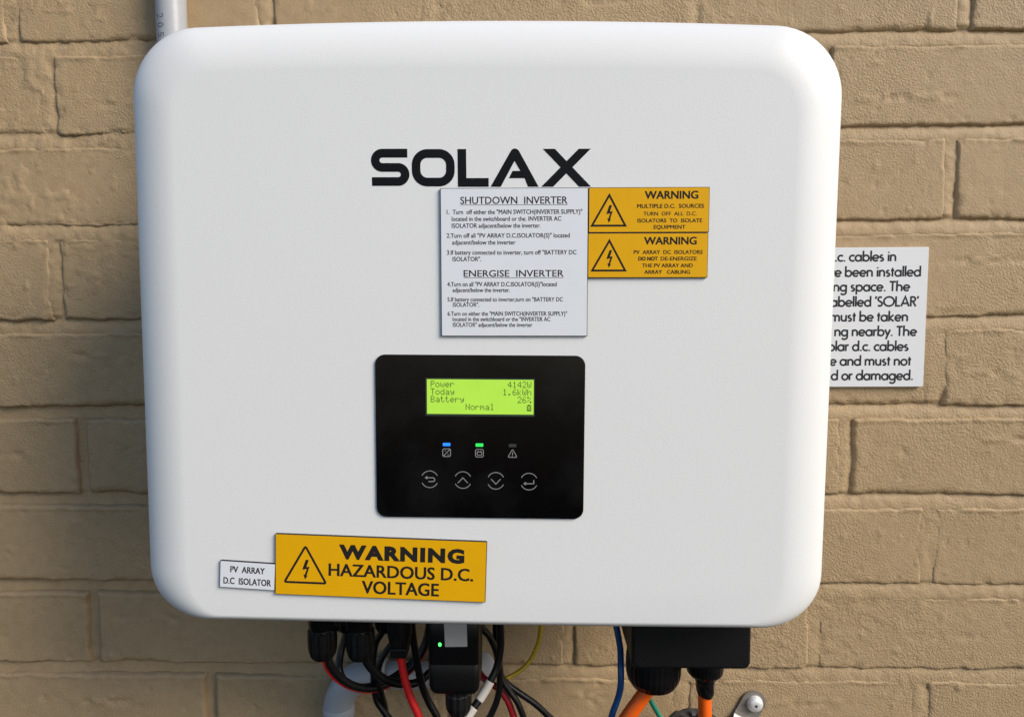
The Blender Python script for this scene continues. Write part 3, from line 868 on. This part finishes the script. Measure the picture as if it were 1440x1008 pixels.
# ------------------------------------------------------------------ cables
def cable(name, label, pts, r, mat, group=None, sub=8):
    path = catmull(pts, sub)
    v, f = tube(path, r, 16)
    o = obj(name, v, f, M[mat], None, True, base=pts[-1])
    return tag(o, label, 'cable', group), path

cable('black_cable', 'black cable looping from the leftmost gland under the inverter and back up right',
      [(-134.5, -120, -58), (-133.8, -120, -65.3), (-131.5, -119, -76.7), (-126.1, -114, -89.1), (-116.5, -106, -101.5), (-104.5, -96, -109.5), (-90.8, -88, -109.4), (-73.2, -82, -99.7), (-61.1, -78, -83.6), (-56.1, -76, -63.9), (-54.0, -76, -30), (-54, -76, 8)], 3.3, 'blackcable')
cable('red_cable', 'thin red cable seen as a line below the leftmost black cable loop',
      [(-138.2, -120, -58), (-137.9, -119.5, -67.4), (-135.2, -118.5, -79.8), (-129.1, -113.5, -92.6), (-118.5, -105.5, -104.9), (-105.0, -95.5, -113.0), (-89.7, -87, -112.9), (-71.0, -80.5, -102.4), (-58.5, -76, -85.2), (-51.4, -73, -65.3), (-49.3, -73, -30), (-49, -73, 8)], 1.2, 'red')
cable('black_cable', 'black cable looping right from the second gland across the grey elbow',
      [(-104.5, -120, -58), (-103.5, -120, -66.2), (-100.9, -117, -76.8), (-95.1, -112, -87.4), (-86.2, -107, -96.9), (-75.4, -101, -102.6), (-63.7, -98, -102.7), (-54.0, -93, -97.1), (-45.8, -90, -87.7), (-40, -88, -70), (-37, -88, -30), (-36, -88, 8)], 3.4, 'blackcable')
cable('black_cable', 'thick black cable behind the leftmost loop, from the rear left gland',
      [(-125.5, -82, -56), (-127.5, -84, -68), (-131.4, -88, -83.1), (-130.5, -95, -96.2), (-121.9, -96, -107), (-110, -90, -112), (-96, -80, -113), (-80, -72, -106), (-66, -66, -93), (-58, -66, -70), (-56, -66, -30), (-56, -66, 8)], 3.2, 'blackcable')
cable('black_cable', 'black cable hanging from the rear gland below the loops, bending right at its foot',
      [(-91.5, -82, -56), (-96, -82, -66), (-102.5, -82, -77.4), (-104.4, -84, -92.5), (-103.4, -86, -104.2), (-103.1, -86, -115.8), (-100.9, -86, -126.8), (-94.2, -86, -137.7), (-82.7, -86, -155.8), (-70, -84, -190), (-66, -80, -260), (-66, -78, -430)], 3.0, 'blackcable')
cable('black_cable', 'thin black cable arching left behind the plug of the red cable',
      [(-52, -90, 8), (-55, -90, -30), (-63.1, -90, -48.5), (-75.8, -89, -60.9), (-87.5, -91, -74.0), (-95.6, -93, -86.6), (-98.3, -94, -100.6), (-96, -92, -116), (-94.5, -80, -145), (-94, -76, -200), (-93, -74, -430)], 2.7, 'blackcable')
cable('black_cable', 'straight black cable between the red cable and the dongle',
      [(-66.0, -112, 8), (-65.8, -112, -30), (-65.4, -112, -42.1), (-63.9, -112, -59.0), (-61.3, -112, -77.3), (-58.1, -111, -96.2), (-52.6, -110, -112.2), (-43.9, -110, -130.7), (-34, -108, -170), (-30, -104, -260), (-30, -100, -430)], 3.1, 'blackcable')
cable('red_cable', 'bright red cable hanging from the black plug under the inverter',
      [(-73.3, -125, -54), (-73.1, -125, -60), (-71.8, -125, -70.5), (-69.1, -125, -85.5), (-64.8, -125, -100.5), (-57.5, -125, -118.5), (-48, -124, -150), (-42, -120, -230), (-42, -118, -430)], 3.2, 'red')
tagged, tpath = cable('black_cable', 'black cable carrying two white marker sleeves right of the dongle',
      [(7.0, -118, 8), (7.5, -118, -30.4), (8.5, -118, -49.5), (7.9, -118, -64.5), (4.9, -119, -77.8), (0.4, -122, -86.5), (-5.2, -126, -95.1), (-10.7, -130, -101.8), (-16.7, -134, -109.0), (-21.6, -138, -117.3), (-26, -142, -140), (-28, -140, -220), (-28, -136, -430)], 3.0, 'blackcable')
def sleeve(za, zb, pr):
    seg = [p for p in tpath if zb <= p.z <= za]
    v, f = tube(seg, 3.75, 20); o = obj('marker_sleeve', v, f, M['tag'], tagged, True)
    if pr:
        mb = MB(); m = seg[len(seg)//2]; d = (seg[-1]-seg[0]).normalized(); n = Vector((d.z, 0, -d.x))
        for s in (-1.6, 0, 1.6):
            c = m + d*s + n*0.6
            a = c - n*1.5; b = c + n*1.5
            mb2 = MB(); stroke(mb2, [(a.x, a.z), (b.x, b.z)], .75, 0)
            for vv in mb2.v:
                w = Vector((vv[0]-m.x, 0, vv[2]-m.z)); off = w.dot(n); al = w.dot(d)
                q = m + d*al; mb.v.append((q.x + n.x*off, q.y - math.sqrt(max(0, 3.80**2-off*off)), q.z + n.z*off))
            k = len(mb.v)-4; mb.f += [tuple(i+k for i in ff) for ff in mb2.f]
        obj('marker_print', mb.v, mb.f, M['signink'], o)
sleeve(-87.2, -100.2, True); sleeve(-104.4, -116.5, False)
cable('black_cable', 'black cable curving down from behind the dongle past the white sleeves',
      [(-14, -100, 8), (-13, -100, -35), (-8.9, -100, -52.1), (-1.9, -98, -62.3), (3.3, -96, -75.8), (6.2, -95, -91.9), (6.1, -95, -107.7), (3.6, -95, -120.4), (-1.9, -95, -133.8), (-7.5, -95, -146.0), (-12, -95, -200), (-12, -95, -430)], 2.8, 'blackcable')
cable('black_cable', 'black cable branching away to the lower right under the yellow cable',
      [(2, -76, 8), (2, -76, -50), (3, -78, -86), (6.7, -84, -103.0), (13.9, -84, -112.6), (23.9, -84, -120.2), (36.4, -83, -129.7), (46.3, -82, -139.9), (53.9, -80, -151.4), (62, -76, -190), (64, -70, -430)], 2.8, 'blackcable')
cable('black_cable', 'black cable beside the dark red one, falling steeply to the bottom of the picture',
      [(6, -88, 8), (6, -88, -60), (7, -92, -98), (13.9, -92, -112.5), (20.5, -92, -122.0), (26.0, -92, -135.3), (29.0, -92, -147.4), (32, -90, -200), (32, -88, -430)], 2.7, 'blackcable')
cable('red_cable', 'dark red cable falling between the black cables right of the dongle',
      [(-22, -58, 8), (-22, -58, -60), (-20, -62, -96), (-11, -74, -109), (-2, -83, -111.5), (5.5, -87, -114.5), (12.5, -88, -123.8), (16.7, -88, -135.3), (19.2, -88, -146.8), (22, -86, -200), (22, -84, -430)], 2.9, 'darkred')
cable('yellow_cable', 'thin yellow cable curving left to the black cables under the inverter',
      [(41, -60, 8), (41.6, -60, -40), (41.8, -60, -60), (41.6, -60, -74.0), (39.2, -60, -87.2), (33.4, -62, -99.5), (24.5, -66, -108.0), (15.2, -70, -112.0), (9, -74, -114), (6, -76, -120), (3, -76, -132), (-4, -76, -150), (-10, -74, -200), (-10, -70, -430)], 1.9, 'yellowcable')
cable('blue_cable', 'blue cable bowing past the left side of the black terminal box',
      [(99, -105, 8), (99.6, -105, -25), (101.0, -105, -38.0), (103.6, -110, -50.3), (105.2, -118, -61.5), (104.5, -128, -73), (104.2, -130, -86), (102.5, -126, -99.5), (98.1, -122, -116.8), (93, -118, -145), (90, -110, -220), (90, -106, -430)], 2.6, 'bluecable')
cable('blue_cable', 'tiny tip of blue cable peeping out under the inverter beside the yellow cable',
      [(45.2, -60, 8), (45.6, -60, -40), (47.0, -60, -64), (49.0, -60, -66.8), (51.2, -60, -64), (52.4, -60, -40), (52.6, -60, 8)], 1.9, 'bluecable')
cable('green_wire', 'thin green wire slanting out below the left orange cable',
      [(124, -100, -80), (127.6, -100, -100.5), (132.6, -100, -114.2), (138.0, -100, -124.2), (142.9, -100, -132.9), (152, -98, -152), (160, -92, -185), (164, -80, -430)], 2.0, 'greencable')
cable('orange_cable', 'thick orange cable slanting left from the large black gland',
      [(134, -130, -76), (131.1, -130, -80.8), (124.4, -130, -90.9), (117.2, -130, -101.6), (110.0, -130, -112.4), (102.5, -130, -125.6), (94, -128, -150), (90, -122, -220), (90, -118, -430)], 5.9, 'orange')
cable('orange_cable', 'thick orange cable hanging straight down from the taped gland',
      [(170.6, -130, -76), (170.9, -130, -98.1), (171.6, -130, -115.8), (172.6, -130, -140), (173, -128, -220), (173, -126, -430)], 5.3, 'orange')

# ------------------------------------------------------------------ dark conduit mouth and the metal saddle at the bottom edge
def dark_conduit():
    prof = [(25.5, -430)]
    z = -330.0
    while z < -176: prof += [(25.8, z), (24.4, z+3), (25.8, z+6)]; z += 8
    prof += [(26.5, -170), (26.0, -164.5), (23.5, -161.3), (18, -160), (9, -159.5)]
    v, f = lathe(181.5, -58, prof, 40)
    rng = random.Random(3)
    vv = [(x + .5*vnoise([x*2], [z+y], 5, 2)[0], y + .5*vnoise([y*2], [z+x], 5, 4)[0], zz + (1.0*vnoise([x*1.3], [y*1.3], 6, 9)[0] if zz > -171 else 0)) for (x, y, zz) in v for z in (zz,)]
    o = obj('flexible_conduit', vv, f, M['darkflex'], None, True, base=(181.5, -58, -430))
    tag(o, 'dusty dark grey conduit top peeping up behind the straight orange cable', 'conduit')
dark_conduit()

def saddle():
    t = thing('pipe_saddle', 'small steel pipe saddle screwed to the wall at the lower right', 'bracket', (250, 0, -176))
    ax = Vector((-0.46, 0, -0.888)); nx = Vector((0.888, 0, -0.46))
    top = Vector((256.4, 0, -163.5))
    hw = 11.6
    prof = [(0, -2.6), (26, -2.6), (30, -3.2), (33, -6)] + [(52-20*cos(rad(a)), -5-20*sin(rad(a))) for a in range(15, 166, 15)] + [(71, -6), (74, -3.2), (78, -2.6), (102, -2.6)]
    v = []; f = []
    def P(s, d, off): q = top + ax*s + nx*off; return (q.x, d, q.z)
    # rounded tab end, then the strap
    cap = [(11.6-11.6*sin(rad(a)), -11.6*cos(rad(a))) for a in range(0, 181, 15)]
    rows = []
    m = 11
    for s, d in prof[1:]:
        rows.append((s, d))
    strip = [(11.6, -2.6)] + rows
    for thick in (0, 1.4):
        for s, d in strip:
            v.append(P(s, d+thick, -hw)); v.append(P(s, d+thick, hw))
    n = len(strip)
    for i in range(n-1):
        f.append((2*i, 2*i+1, 2*i+3, 2*i+2)); k = 2*n
        f.append((k+2*i+2, k+2*i+3, k+2*i+1, k+2*i))
        f.append((2*i, 2*i+2, k+2*i+2, k+2*i)); f.append((2*i+1, k+2*i+1, k+2*i+3, 2*i+3))
    e = 2*(n-1); f.append((e, e+1, 2*n+e+1, 2*n+e))
    b0 = len(v)
    for thick in (0, 1.4):
        for s, off in cap: v.append(P(s, -2.6+thick, off))
    c = len(cap)
    f.append(tuple(b0+i for i in range(c))); f.append(tuple(b0+c+i for i in reversed(range(c))))
    for i in range(c-1): f.append((b0+i, b0+c+i, b0+c+i+1, b0+i+1))
    obj('strap', v, f, M['steel'], t)
    # pan head screw with a cross recess
    sc = top + ax*12.0 + nx*1.2
    v = []; f = []; seg = 28
    prof = [(7.9, -2.0), (7.9, -4.0), (7.3, -5.9), (5.9, -7.3), (3.9, -8.0), (1.8, -8.2)]
    for r, y in prof:
        for i in range(seg): v.append((sc.x + r*cos(2*pi*i/seg), y, sc.z + r*sin(2*pi*i/seg)))
    for k in range(len(prof)-1):
        for i in range(seg):
            j = (i+1) % seg; f.append((k*seg+i, k*seg+j, (k+1)*seg+j, (k+1)*seg+i))
    f.append(tuple((len(prof)-1)*seg+i for i in range(seg)))
    s = obj('screw', v, f, M['screw'], t, True)
    mb = MB()
    for dx, dz in ((1, .35), (-.35, 1)):
        stroke(mb, [(sc.x-dx*1.5, sc.z-dz*1.5), (sc.x+dx*1.5, sc.z+dz*1.5)], 1.2, -8.26-.01*dx)
    obj('screw_slot', mb.v, mb.f, M['core'], s)
saddle()
